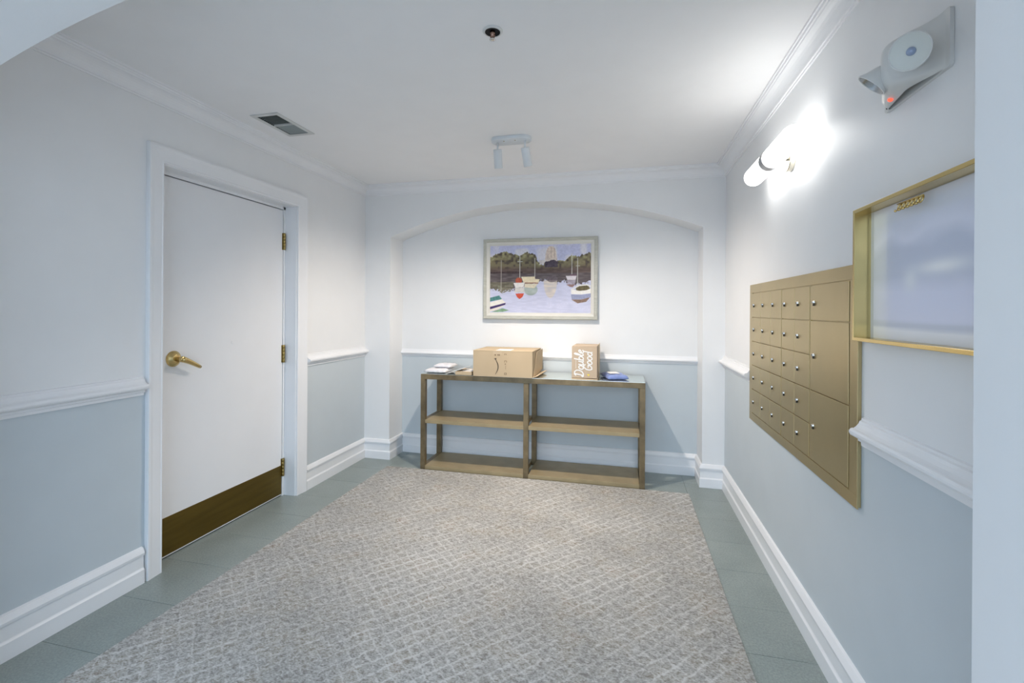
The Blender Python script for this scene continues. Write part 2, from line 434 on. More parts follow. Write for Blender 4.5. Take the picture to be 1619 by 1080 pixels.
# ------------------------------------------------------------------ door
door = bpy.data.objects.new('door_1', None); COL.objects.link(door); door.location = (XL, (DY0 + DY1) / 2, 0); ORIG['door_1'] = Vector(door.location)
struct(door, 'white flush door with brass kick plate')
SX = XL - 0.092                                              # face of the slab
b = MB(); b.box((SX - 0.04, DY0 + 0.026, 0.008), (SX, DY1 - 0.026, DZ - 0.030), 0.0012); b.build('slab', M['door'], door)
b = MB()                                                     # jamb lining and rebate
b.box((XL - 0.15, DY0, 0), (XL + 0.001, DY0 + 0.006, DZ)); b.box((XL - 0.15, DY1 - 0.006, 0), (XL + 0.001, DY1, DZ)); b.box((XL - 0.15, DY0, DZ - 0.006), (XL + 0.001, DY1, DZ))
b.box((XL - 0.15, DY0 + 0.006, 0), (SX + 0.003, DY0 + 0.0225, DZ - 0.006)); b.box((XL - 0.15, DY1 - 0.0225, 0), (SX + 0.003, DY1 - 0.006, DZ - 0.006))
b.box((XL - 0.15, DY0 + 0.006, DZ - 0.0245), (SX + 0.003, DY1 - 0.006, DZ - 0.006))
b.build('jamb', M['trim'], door)
b = MB(); b.box((XL - 0.149, DY0 + 0.02, 0.0), (SX - 0.045, DY1 - 0.02, DZ - 0.02)); b.build('gap_shadow_board', M['dark'], door)
def casing_prof(flip):                                       # (distance from the opening, thickness)
    return [(0, 0), (0, 0.013), (0.006, 0.016), (0.012, 0.014), (0.020, 0.015), (0.060, 0.019), (0.074, 0.022), (0.084, 0.022), (0.086, 0.016), (0.086, 0)]
for part, (ya, yb) in (('left', (DY0, -1)), ('right', (DY1, 1))):
    sc = 0.92 if part == 'left' else 1.15
    b = MB(); pr = casing_prof(0)
    b.prism([(ya + yb * (a * sc + 0.003 * 0), t) for a, t in pr], lambda y, t, d: (XL + t, y, d), DZ)
    b.build('casing', M['trim'], door)
b = MB(); pr = casing_prof(0)
vsA = [(XL + t, DY0 - a * 0.92, DZ + a) for a, t in pr]; vsB = [(XL + t, DY1 + a * 1.15, DZ + a) for a, t in pr]
k = len(pr); b.add(vsA + vsB, [tuple(range(k)), tuple(range(k, 2 * k))[::-1]] + [(i, (i + 1) % k, k + (i + 1) % k, k + i) for i in range(k)])
b.build('head_casing', M['trim'], door)
# left casing continues to the head as a mitre: small corner blocks
for ya, sg, sc in ((DY0, -1, 0.92), (DY1, 1, 1.15)):
    b = MB()
    tri = [[(XL + t, ya + sg * a * sc, DZ), (XL + t, ya + sg * a * sc, DZ + a)] for a, t in pr]
    vs_ = [v for pq in tri for v in pq]; fs_ = []
    for i in range(len(pr) - 1): fs_.append((2 * i, 2 * i + 2, 2 * i + 3, 2 * i + 1))
    fs_.append((0, 1, 2 * len(pr) - 1, 2 * len(pr) - 2)); 
    b.add(vs_, fs_); b.build('casing_corner', M['trim'], door)
b = MB(); b.box((SX - 0.001, DY0 + 0.034, 0.016), (SX + 0.0022, DY1 - 0.030, 0.218), 0.0006)
tag(b.build('kick_plate', M['kick'], door), 'dark bronze kick plate')
for z0, z1 in ((1.747, 1.865), (0.948, 1.071), (0.141, 0.265)):
    b = MB(); b.smooth = True; yb = DY1 - 0.024
    for q in range(5):
        h = (z1 - z0) / 5
        b.lathe([(0.0075, 0), (0.0085, 0.001), (0.0085, h - 0.001), (0.0075, h)], (SX + 0.009, yb, z0 + q * h), (0, 0, 1), 14)
    b.smooth = False
    b.box((SX + 0.0025, yb, z0), (SX + 0.005, yb + 0.017, z1)); b.box((SX - 0.0005, yb - 0.012, z0), (SX + 0.003, yb, z1))
    b.build('hinge', M['hinge'], door)
hy, hz = 2.012, 1.056
b = MB(); b.smooth = True
b.lathe([(0.001, 0.026), (0.020, 0.0255), (0.024, 0.024), (0.040, 0.008), (0.043, 0.004), (0.043, 0.0)], (SX, hy, hz), (1, 0, 0), 32)
hd = smooth_by_angle(b.build('handle', M['brass'], door), 40)
b = MB(); b.smooth = True
b.lathe([(0.0125, 0.022), (0.0125, 0.045), (0.014, 0.050), (0.014, 0.066), (0.012, 0.069)], (SX, hy, hz), (1, 0, 0), 20)
lv = []
for q in range(9):
    t = q / 8; lv.append((SX + 0.058 - 0.006 * t * t, hy + 0.118 * t, hz - 0.056 * t ** 1.15))
b.tube(lv, [0.0165, 0.0158, 0.0148, 0.0137, 0.0127, 0.0118, 0.0110, 0.0102, 0.0085], 14)
b.build('lever', M['brass'], hd)
b = MB(); b.smooth = True; b.lathe([(0.009, 0), (0.009, 0.0012), (0.006, 0.002), (0.001, 0.0008)], (SX, 2.40, 1.118), (1, 0, 0), 20)
b.build('viewer_plug', M['door'], door)

# ------------------------------------------------------------------ rug
b = MB(); b.box((-1.93, -1.3, 0.0), (0.470, 3.578, 0.009), 0.003)
rug = b.build('area_rug', M['rug']); tag(rug, 'large flat woven rug of taupe strokes under pale lattice lines', 'rug')

# ------------------------------------------------------------------ console
CX0, CX1, CY0, CY1, CT = -1.637, 0.162, 3.590, 3.975, 0.797
con = thing('console_shelf', ((CX0 + CX1) / 2, (CY0 + CY1) / 2, 0), 'long bronze open console with two shelf levels under the arched niche', 'console')
LW = 0.040
for x in (CX0, -0.763, CX1 - LW):
    b = MB(); b.box((x, CY0, 0.0), (x + LW, CY0 + LW, CT - 0.045), 0.0015); b.build('leg', M['bronze'], con)
    b = MB(); b.box((x, CY1 - LW, 0.0), (x + LW, CY1, CT - 0.045), 0.0015); b.build('leg', M['bronze'], con)
b = MB()
b.box((CX0, CY0, CT - 0.045), (CX1, CY0 + LW, CT - 0.004), 0.0015); b.box((CX0, CY1 - LW, CT - 0.045), (CX1, CY1, CT - 0.004), 0.0015)
for x in (CX0, -0.763, CX1 - LW): b.box((x, CY0 + LW, CT - 0.045), (x + LW, CY1 - LW, CT - 0.004), 0.0015)
b.build('top_frame', M['bronze'], con)
b = MB(); b.box((CX0 + 0.002, CY0 + 0.002, CT - 0.004), (CX1 - 0.002, CY1 - 0.002, CT), 0.0008)
b.build('glass_top', M['mirror'], con)
b = MB(); b.box((CX0 + LW, CY0 + LW, CT - 0.030), (CX1 - LW, CY1 - LW, CT - 0.005)); b.build('top_panel', M['bronze2'], con)
for xa, xb in ((CX0 + LW, -0.763), (-0.763 + LW, CX1 - LW)):
    b = MB(); b.box((xa, CY0 + 0.004, 0.386), (xb, CY1 - 0.004, 0.415), 0.0012); b.build('shelf', M['bronze2'], con)
    b = MB(); b.box((xa, CY0 + 0.004, 0.003), (xb, CY1 - 0.004, 0.035), 0.0012); b.build('shelf', M['bronze2'], con)
for x in (CX0, CX1 - LW):
    for z0, z1 in ((0.386, 0.415), (0.003, 0.035)):
        b = MB(); b.box((x + 0.004, CY0 + LW, z0), (x + LW - 0.002, CY1 - LW, z1), 0.001); b.build('side_rail', M['bronze'], con)

# ---- things on the console
_step = [0]
def ribbon(b, pts, w, f3, seg=8):
    """flat printed stroke with round joints; pieces are stacked by hair-thin steps so that they never coincide"""
    def lift(p): return (p[0], p[1] - 0.000012 * (_step[0] % 60), p[2])
    for (ax, ay), (bx, by) in zip(pts[:-1], pts[1:]):
        dx, dy = bx - ax, by - ay; l = math.hypot(dx, dy) or 1e-6
        nx, ny = -dy / l * w / 2, dx / l * w / 2
        b.add([lift(f3(ax + nx, ay + ny)), lift(f3(ax - nx, ay - ny)), lift(f3(bx - nx, by - ny)), lift(f3(bx + nx, by + ny))], [(0, 1, 2, 3)]); _step[0] += 1
    for ax, ay in pts:
        b.add([lift(f3(ax + w / 2 * math.cos(2 * PI * k / seg), ay + w / 2 * math.sin(2 * PI * k / seg))) for k in range(seg)], [tuple(range(seg))]); _step[0] += 1

# big brown parcel
bx0, bx1, by0, by1, bz0, bz1 = -1.172, -0.688, 3.565, 3.945, CT + 0.001, 1.004
box = thing('cardboard_box', ((bx0 + bx1) / 2, (by0 + by1) / 2, CT), 'big brown cardboard box with curved arrow print on the console', 'box')
b = MB(); b.box((bx0, by0, bz0), (bx1, by1, bz1), 0.002); b.build('body', M['card'], box)
b = MB(); b.box((bx0 - 0.001, by0 - 0.001, bz1 - 0.001), (bx1 + 0.001, (by0 + by1) / 2 - 0.001, bz1 + 0.0025), 0.0008); b.build('top_flap', M['card'], box)
b = MB(); b.box((bx0 - 0.001, (by0 + by1) / 2 + 0.001, bz1 - 0.001), (bx1 + 0.001, by1, bz1 + 0.0025), 0.0008); b.build('top_flap', M['card'], box)
b = MB(); b.prism([(by0 + 0.02, bz0 + 0.004), (by1, bz0 + 0.03), (by1, bz1 - 0.004), (by0 + 0.15, bz1 - 0.01)], lambda y, z, d: (bx1 + 0.0015 + d + (y - by0) * 0.03, y, z), 0.003); b.build('side_flap', M['card'], box)
b = MB(); b.prism([(by0 + 0.01, 0), (by1 - 0.01, 0), (by1 - 0.03, 0.060), (by0 + 0.03, 0.034)], lambda y, u, d: (bx1 + u, y, bz0 + 0.002 + u * 0.3 + d), 0.003); b.build('bottom_flap', M['cardin'], box)
b = MB(); b.box((bx0 + 0.18, by0 + 0.03, bz1 + 0.0025), (bx0 + 0.30, by0 + 0.16, bz1 + 0.0032)); b.build('shipping_label', M['paper'], box)
b = MB(); b.box((bx0 + 0.165, by0 - 0.0006, bz1 - 0.026), (bx0 + 0.235, by0 + 0.0004, bz1 + 0.0015)); b.build('tape', M['tape'], box)
F = lambda u, v: (bx0 + u, by0 - 0.0012, bz0 + v)
b = MB()
arc = [(0.186 + 0.022 * math.sin(PI * t) * 1.0, 0.022 + 0.118 * t) for t in [i / 14 for i in range(15)]]
for i, (p, q) in enumerate(zip(arc[:-1], arc[1:])): ribbon(b, [p, q], 0.0035 + 0.004 * math.sin(PI * i / 13), F)
b.add([F(0.173, 0.146), F(0.194, 0.150), F(0.190, 0.133)], [(0, 1, 2)])
b.build('arrow_print', M['ink'], box, recalc=False)
b = MB()
b.add([F(0.184 + 0.006 * math.cos(2 * PI * k / 12), 0.174 + 0.006 * math.sin(2 * PI * k / 12)) for k in range(12)], [tuple(range(12))])
for u, v, w, h in ((0.202, 0.170, 0.010, 0.010), (0.215, 0.168, 0.006, 0.014), (0.258, 0.182, 0.018, 0.003), (0.258, 0.176, 0.003, 0.009), (0.273, 0.176, 0.003, 0.009),
                   (0.258, 0.128, 0.020, 0.003), (0.258, 0.116, 0.003, 0.014), (0.276, 0.118, 0.003, 0.010), (0.262, 0.100, 0.008, 0.008), (0.268, 0.062, 0.002, 0.030),
                   (0.258, 0.032, 0.020, 0.003), (0.258, 0.020, 0.020, 0.003), (0.258, 0.020, 0.003, 0.014), (0.275, 0.020, 0.003, 0.014)):
    b.add([F(u, v), F(u + w, v), F(u + w, v + h), F(u, v + h)], [(0, 1, 2, 3)])
tag(b.build('handling_marks', M['inkbrown'], box), kind='stuff')

# lettered box
gx0, gx1, gy0, gy1, gz0, gz1 = -0.386, -0.194, 3.605, 3.950, CT + 0.001, 1.050
gb = thing('lettered_box', ((gx0 + gx1) / 2, (gy0 + gy1) / 2, CT), 'upright tan box lettered Double Good sideways in white', 'box')
b = MB(); b.box((gx0, gy0, gz0 + 0.012), (gx1, gy1, gz1), 0.002); b.build('body', M['card2'], gb)
b = MB(); b.prism([(gx0, 0), (gx1 + 0.004, 0), (gx1 + 0.004, 0.006), (gx0, 0.010)], lambda x, z, d: (x, gy0 - 0.006 + d, gz0 + z), gy1 - gy0); b.build('bottom_flap', M['cardin'], gb)
b = MB(); b.prism([(gx0 + 0.004, gz1 + 0.001), (gx1, gz1 + 0.001), (gx1, gz1 + 0.008), (gx0 + 0.004, gz1 + 0.004)], lambda x, z, d: (x, gy0 + 0.001 + d, z), 0.20); b.build('lid', M['card2'], gb)
b = MB(); b.prism([(gy0 + 0.11, gz0 + 0.02), (gy1, gz0 + 0.02), (gy1, gz1 + 0.010), (gy0 + 0.11, gz1 + 0.010)], lambda y, z, d: (gx1 + 0.002 + d, y, z), 0.003); b.build('side_flap', M['cardin'], gb)
def ell(cx, cy, rx, ry, a0=0, a1=360, n=16): return [(cx + rx * math.cos(math.radians(a0 + (a1 - a0) * i / n)), cy + ry * math.sin(math.radians(a0 + (a1 - a0) * i / n))) for i in range(n + 1)]
GL = {
 'D': ([[(0.22, 0.06), (0.22, 1.62)], [(-0.05, 1.45), (0.15, 1.72), (0.6, 1.70), (0.95, 1.35), (1.05, 0.85), (0.9, 0.3), (0.5, 0.0), (0.05, 0.02), (-0.08, 0.2), (0.1, 0.32)]], 1.28),
 'o': ([ell(0.38, 0.46, 0.34, 0.44)], 0.86),
 'u': ([[(0.05, 0.9), (0.05, 0.3), (0.2, 0.03), (0.45, 0.08), (0.6, 0.35), (0.62, 0.9)], [(0.62, 0.9), (0.64, 0.15), (0.78, 0.02)]], 0.88),
 'b': ([[(0.08, 1.75), (0.08, 0.05)], ell(0.40, 0.44, 0.32, 0.42)], 0.86),
 'l': ([[(0.05, 0.3), (0.30, 1.1), (0.32, 1.6), (0.18, 1.78), (0.08, 1.5), (0.08, 0.3), (0.2, 0.03), (0.38, 0.12)]], 0.48),
 'e': ([[(0.05, 0.42), (0.4, 0.48), (0.62, 0.68), (0.5, 0.9), (0.25, 0.88), (0.06, 0.55), (0.1, 0.18), (0.35, 0.0), (0.65, 0.15)]], 0.78),
 'G': ([[(0.95, 1.35), (0.75, 1.68), (0.35, 1.6), (0.06, 1.1), (0.05, 0.5), (0.3, 0.05), (0.7, 0.08), (0.95, 0.45), (0.95, 0.78), (0.5, 0.78)]], 1.14),
 'd': ([ell(0.38, 0.44, 0.32, 0.42), [(0.70, 1.75), (0.70, 0.2), (0.82, 0.02)]], 0.95)}
def script(word, start, base, s, w, name):
    # reads upwards: along +Z, tops of the letters towards -X
    b = MB(); pen = 0.0
    for ch in word:
        strokes, adv = GL[ch]
        for st_ in strokes:
            pts = [(pen + x + 0.18 * y, y) for x, y in st_]
            ribbon(b, [(x * s, y * s) for x, y in pts], w, lambda x, y: (base - y, gy0 - 0.0012, start + x))
        pen += adv
    return b.build(name, M['white'], gb, recalc=False)
script('Double', 0.822, -0.296, 0.0400, 0.0092, 'lettering')
script('Good', 0.868, -0.231, 0.0385, 0.0092, 'lettering')
b = MB()
for i in range(9): b.add([(-0.352 - 0.004, gy0 - 0.0012, 0.885 + i * 0.0085), (-0.352, gy0 - 0.0012, 0.885 + i * 0.0085), (-0.352, gy0 - 0.0012, 0.890 + i * 0.0085), (-0.356, gy0 - 0.0012, 0.890 + i * 0.0085)], [(0, 1, 2, 3)])
tag(b.build('small_print_line', M['white'], gb), kind='stuff')
b = MB(); hp = []
for k in range(24):
    t = 2 * PI * k / 24; hp.append((-0.258 + 0.00062 * 16 * math.sin(t) ** 3, gy0 - 0.0013, 0.836 + 0.00062 * (13 * math.cos(t) - 5 * math.cos(2 * t) - 2 * math.cos(3 * t))))
b.add(hp, [tuple(range(24))]); b.build('heart_print', M['yellow'], gb)

def pillow(name, mat, parent, cx, cy, z0, w, d, h, rz=0.0, seed=1, nx=18, ny=14, edge=0.004, crimp=0.0):
    """a padded envelope: two domed sheets meeting in a thin seam"""
    rr = random.Random(seed); ph = [rr.uniform(0, 6) for _ in range(6)]
    b = MB(); b.smooth = True; vs_ = []; fs_ = []
    c, s = math.cos(rz), math.sin(rz)
    for side in (0, 1):
        for j in range(ny + 1):
            for i in range(nx + 1):
                u, v = i / nx * 2 - 1, j / ny * 2 - 1
                dome = max(0, (1 - abs(u) ** 7) * (1 - abs(v) ** 7)) ** 0.75
                wob = 1 + 0.10 * math.sin(5 * u + ph[0]) * math.sin(4 * v + ph[1]) + 0.05 * math.sin(11 * u + ph[2] + 3 * v)
                mid = z0 + h * 0.35
                z = mid + (h * 0.65 * dome * wob if side else -h * 0.35 * dome)
                if not side: z = max(z, z0)
                z += crimp * math.sin(14 * u + ph[3]) * (1 - dome) + crimp * math.sin(13 * v + ph[4]) * (1 - dome)
                x, y = u * w / 2 * (1 + 0.012 * math.sin(6 * v + ph[5])), v * d / 2
                vs_.append((cx + x * c - y * s, cy + x * s + y * c, max(z, z0)))
    k = (nx + 1) * (ny + 1)
    for j in range(ny):
        for i in range(nx):
            a = j * (nx + 1) + i
            fs_.append((a, a + nx + 1, a + nx + 2, a + 1)); fs_.append((k + a, k + a + 1, k + a + nx + 2, k + a + nx + 1))
    b.add(vs_, fs_)
    o = b.build(name, mat, parent)
    bm = bmesh.new(); bm.from_mesh(o.data); bmesh.ops.remove_doubles(bm, verts=bm.verts[:], dist=2e-4); bmesh.ops.recalc_face_normals(bm, faces=bm.faces[:]); bm.to_mesh(o.data); bm.free()
    return o
# blue mailer
ml = thing('padded_mailer', (-0.068, 3.74, CT), 'blue padded mailer with white address label lying on the console', 'mailer')
MRZ = 0.30
pillow('pouch', M['blue'], ml, -0.067, 3.765, CT + 0.001, 0.168, 0.24, 0.038, MRZ, 3, crimp=0.003)
b = MB(); b.smooth = True; vs_ = []; fs_ = []
for j in range(7):
    for i in range(9):
        u, v = -0.62 + i / 8 * 0.98, -0.5 + j / 6 * 1.0
        dome = ((1 - abs(u) ** 5) * (1 - abs(v) ** 5)) ** 0.6
        lx, ly = u * 0.083, v * 0.118
        vs_.append((-0.067 + lx * math.cos(MRZ) - ly * math.sin(MRZ), 3.765 + lx * math.sin(MRZ) + ly * math.cos(MRZ), CT + 0.0035 + 0.038 * (0.35 + 0.65 * dome * 1.12)))
for j in range(6):
    for i in range(8): a = j * 9 + i; fs_.append((a, a + 1, a + 10, a + 9))
b.add(vs_, fs_); b.build('address_label', M['paper'], ml)

# white post at the left end
t1 = thing('plastic_mailer', (-1.50, 3.75, CT), 'flat white plastic mailer at the left end of the console', 'mailer')
pillow('pouch', M['poly'], t1, -1.533, 3.752, CT + 0.001, 0.195, 0.25, 0.034, 0.0, 8, crimp=0.003)
t2 = thing('small_white_parcel', (-1.50, 3.80, CT + 0.034), 'small white parcel on top of the plastic mailer', 'parcel')
pillow('pouch', M['poly'], t2, -1.500, 3.80, CT + 0.0355, 0.160, 0.17, 0.030, -0.04, 12, crimp=0.001)
t3 = thing('letter_envelope', (-1.36, 3.70, CT), 'white letter envelope leaning up between white mailer and flat parcel', 'envelope')
b = MB(); b.prism([(-1.426, 0.003), (-1.262, 0.055), (-1.262, 0.058), (-1.426, 0.006)], lambda x, z, d: (x + d * 0.02, 3.612 + d, CT + z), 0.14); b.build('envelope_body', M['paper'], t3)
b = MB(); b.prism([(-1.410, 0.0112), (-1.335, 0.0350), (-1.335, 0.0355), (-1.410, 0.0117)], lambda x, z, d: (x + d * 0.02, 3.64 + d, CT + z), 0.05); b.build('envelope_flap', M['poly'], t3)
t4 = thing('flat_parcel', (-1.27, 3.70, CT), 'slim tan parcel with a white top label left of the big box', 'parcel')
b = MB(); b.box((-1.338, 3.60, CT + 0.001), (-1.196, 3.82, CT + 0.027), 0.002); b.build('parcel_body', M['card'], t4)
b = MB(); b.box((-1.300, 3.625, CT + 0.027), (-1.205, 3.78, CT + 0.0278)); b.build('address_label', M['paper'], t4)

# ------------------------------------------------------------------ flat images in vertex colours
def vnoise(h, w, cells, seed):
    rg = np.random.RandomState(seed); ch, cw = cells
    g = rg.rand(ch + 2, cw + 2)
    yy = np.linspace(0, ch - 0.001, h); xx = np.linspace(0, cw - 0.001, w)
    yi = yy.astype(int); xi = xx.astype(int); fy = (yy - yi)[:, None]; fx = (xx - xi)[None, :]
    fy = fy * fy * (3 - 2 * fy); fx = fx * fx * (3 - 2 * fx)
    a = g[yi][:, xi]; b_ = g[yi][:, xi + 1]; c_ = g[yi + 1][:, xi]; d_ = g[yi + 1][:, xi + 1]
    return (a * (1 - fx) + b_ * fx) * (1 - fy) + (c_ * (1 - fx) + d_ * fx) * fy
def paint_grid(name, mat, parent, img, p00, pu, pv):
    """img[h, w, 3] sRGB 0-255, first row at the top; one vertex per pixel"""
    h, w, _ = img.shape
    p00, pu, pv = map(np.array, (p00, pu, pv))
    U, V = np.meshgrid(np.linspace(0, 1, w), np.linspace(1, 0, h))
    P = p00[None, None] + U[..., None] * pu + V[..., None] * pv
    idx = np.arange(h * w).reshape(h, w)
    F_ = np.stack([idx[1:, :-1], idx[1:, 1:], idx[:-1, 1:], idx[:-1, :-1]], -1).reshape(-1, 4)
    o0 = ORIG[parent.name]
    me = bpy.data.meshes.new(name); me.from_pydata((P.reshape(-1, 3) - np.array(o0)).tolist(), [], F_.tolist())
    lin = img.reshape(-1, 3) / 255.0
    lin = np.where(lin <= 0.04045, lin / 12.92, ((lin + 0.055) / 1.055) ** 2.4)
    at = me.color_attributes.new('paint', 'FLOAT_COLOR', 'POINT')
    at.data.foreach_set('color', np.concatenate([lin, np.ones((len(lin), 1))], 1).astype(np.float32).ravel())
    me.materials.append(mat)
    o = bpy.data.objects.new(name, me); COL.objects.link(o); o.parent = parent; ORIG[o.name] = o0
    return o
def canvas_image(H_=440, W_=660):
    X, Y = np.meshgrid(np.linspace(155, 1250, W_), np.linspace(170, 925, H_))
    im = np.zeros((H_, W_, 3))
    n1 = vnoise(H_, W_, (10, 14), 1); n2 = vnoise(H_, W_, (30, 44), 2); n3 = vnoise(H_, W_, (70, 90), 3); n4 = vnoise(H_, W_, (60, 20), 5)
    def put(mask, col, tex=0.0, t=None):
        t = (n3 - 0.5) if t is None else t
        c = np.array(col, float)[None, None] + (t * tex)[..., None] * np.ones(3)
        m_ = np.clip(mask.astype(float), 0, 1)[..., None]
        im[:] = im * (1 - m_) + c * m_
    def poly(pts):
        ins = np.zeros(X.shape, bool); j = len(pts) - 1
        for i in range(len(pts)):
            xi, yi = pts[i]; xj, yj = pts[j]
            cond = ((yi > Y) != (yj > Y)) & (X < (xj - xi) * (Y - yi) / ((yj - yi) if yj != yi else 1e-9) + xi)
            ins ^= cond; j = i
        return ins
    put(np.ones_like(X), (197, 199, 228), 20)                                  # sky
    put(np.clip((n1 - 0.42) * 3, 0, 1) * (Y < 430), (222, 220, 230), 16)
    dome = ((np.abs(X - 828) / 62) ** 2.6 + (np.clip(345 - Y, 0, 400) / 150) ** 2 < 1) & (Y <= 345)
    put(dome, (222, 205, 192), 34)
    rib = np.abs(np.sin((X - 828) / 62 * 5.5)) < 0.25
    put(dome & rib, (190, 168, 158), 20)
    put((np.abs(X - 828) < 66) & (Y > 325) & (Y < 385), (214, 200, 190), 30)
    put((np.abs(X - 735) < 40) & (Y > 345) & (Y < 390), (212, 206, 205), 30)
    top = np.full(W_, 1e3)                                                      # tree line
    xs = X[0]
    for cx, cy, r in ((190, 350, 60), (250, 330, 70), (320, 300, 62), (380, 325, 60), (440, 335, 60), (560, 320, 62), (510, 345, 60), (620, 330, 55), (665, 400, 45), (720, 430, 45), (790, 400, 42), (850, 395, 52),
                      (930, 395, 52), (985, 400, 50), (1060, 350, 58), (1020, 380, 50), (1130, 365, 55), (1180, 345, 55), (1235, 335, 60)):
        k_ = np.clip(1 - ((xs - cx) / r) ** 2, 0, None); top = np.minimum(top, np.where(k_ > 0, cy - r * np.sqrt(k_), 1e3))
    jag = top[None, :] + (n3 - 0.5) * 14 + (n2 - 0.5) * 16
    tree = (Y > jag) & (Y < 560)
    put(tree, (120, 110, 82), 0)
    hl = np.clip((n2 - 0.45) * 3.2, 0, 1) * np.clip(1 - (Y - jag) / 110, 0, 1) * tree
    put(hl, (164, 160, 118), 50); put(np.clip((0.42 - n2) * 4, 0, 1) * tree, (78, 68, 58), 30)
    br = np.clip((Y - 395) / 50, 0, 1) * (Y < 560)
    put(br * (0.75 + 0.25 * n4), (88, 70, 66), 40, n4 - 0.5)
    put((np.abs(X - 830) < 70) & tree & (Y < 420), (74, 62, 76), 40)
    put((Y > 462) & (Y < 482) & (X < 520), (62, 44, 46), 24)
    wl = 545 + 0 * X                                                            # water edge of the dark reflections
    bound = np.interp(xs, [155, 230, 300, 350, 410, 520, 700, 760, 830, 900, 960, 1040, 1120, 1250], [640, 660, 680, 675, 650, 640, 560, 545, 575, 580, 560, 600, 600, 560])
    put((Y > 482), (92, 82, 84), 40, n4 - 0.5)
    put((Y > 575) & (X < 420), (108, 102, 86), 46, n4 - 0.5)
    put(np.clip((n2 - 0.5) * 2.4, 0, 1) * np.clip((Y - 570) / 40, 0, 1) * (X < 420), (146, 150, 128), 30)
    wat = np.clip((Y - bound[None, :] + (n3 - 0.5) * 44) / 12, 0, 1)
    put(wat, (200, 203, 228), 16, n4 - 0.5)
    put(wat * np.clip((n4 - 0.55) * 3, 0, 1), (206, 208, 232), 12)
    dr = ((np.abs(X - 822) / 72) ** 2 + ((Y - 560) / 190) ** 2 < 1) & (Y > 560)
    put(dr * (0.6 + 0.4 * n4), (218, 206, 192), 30, n4 - 0.5)
    put((np.hypot((X - 840) / 60, (Y - 545) / 36) < 1) * 0.7, (104, 92, 100), 30)
    put((np.hypot((X - 610) / 75, (Y - 660) / 62) < 1) * 0.65, (150, 166, 146), 40, n4 - 0.5)
    def mast(x, y0, y1, w=3.2, col=(214, 214, 206)): put((np.abs(X - x) < w) & (Y > y0) & (Y < y1), col, 10)
    mast(282, 335, 680, 3.2, (178, 172, 164)); mast(490, 270, 560); mast(655, 320, 525); mast(1050, 275, 520); mast(1110, 325, 665)
    put(poly([(462, 352), (520, 352), (520, 358), (462, 358)]), (200, 200, 190)); put(poly([(1090, 408), (1135, 408), (1135, 414), (1090, 414)]), (200, 200, 190))
    put(poly([(505, 520), (655, 518), (660, 545), (708, 548), (695, 585), (530, 582)]), (236, 222, 190), 16)
    put(poly([(530, 582), (695, 585), (690, 594), (540, 590)]), (150, 96, 70), 8)
    put(poly([(545, 594), (690, 596), (650, 645), (540, 635)]), (226, 216, 192), 16)
    put(np.hypot((X - 478) / 36, (Y - 562) / 34) < 1, (176, 84, 58), 20)
    put(poly([(420, 585), (545, 582), (532, 632), (440, 636)]), (234, 230, 226), 12)
    put(poly([(440, 636), (535, 634), (545, 690), (430, 692)]), (212, 208, 204), 20)
    put(poly([(442, 702), (538, 700), (520, 740), (488, 762), (462, 742)]), (206, 78, 52), 16)
    put(poly([(985, 515), (1100, 515), (1088, 560), (1002, 558)]), (216, 210, 216), 14); put(poly([(1030, 500), (1095, 498), (1098, 515), (1028, 515)]), (106, 80, 96), 10)
    put(poly([(1000, 562), (1090, 562), (1080, 606), (1000, 612)]) * 0.8, (180, 172, 190), 18); put(poly([(990, 606), (1085, 606), (1060, 636), (1030, 632)]), (150, 120, 116), 20)
    put(np.hypot((X - 1165) / 72, (Y - 652) / 44) < 1, (98, 88, 56), 40)
    put(poly([(1040, 655), (1060, 662), (1130, 674), (1200, 668), (1250, 648), (1250, 700), (1150, 712), (1045, 708)]), (238, 236, 232), 10)
    put(poly([(1045, 655), (1130, 612), (1210, 606), (1250, 622), (1250, 634), (1205, 618), (1130, 624), (1062, 662)]), (226, 224, 220), 10)
    put(poly([(1040, 712), (1150, 716), (1250, 702), (1246, 740), (1150, 764), (1050, 764)]), (150, 156, 186), 16)
    put(poly([(1045, 766), (1150, 766), (1240, 742), (1200, 790), (1110, 806)]), (136, 112, 98), 24)
    put(poly([(155, 748), (262, 722), (292, 762), (155, 790)]), (74, 128, 126), 26)
    put(poly([(155, 800), (292, 764), (336, 802), (155, 848)]), (236, 232, 224), 10)
    put(poly([(155, 848), (334, 802), (330, 824), (155, 876)]), (62, 44, 98), 10)
    put(poly([(155, 878), (330, 826), (240, 880), (155, 898)]), (228, 220, 208), 10)
    put(poly([(170, 904), (300, 862), (372, 884), (300, 902)]), (128, 162, 132), 30)
    im = np.clip(im, 0, 255)
    return im.reshape(H_ // 2, 2, W_ // 2, 2, 3).mean((1, 3))
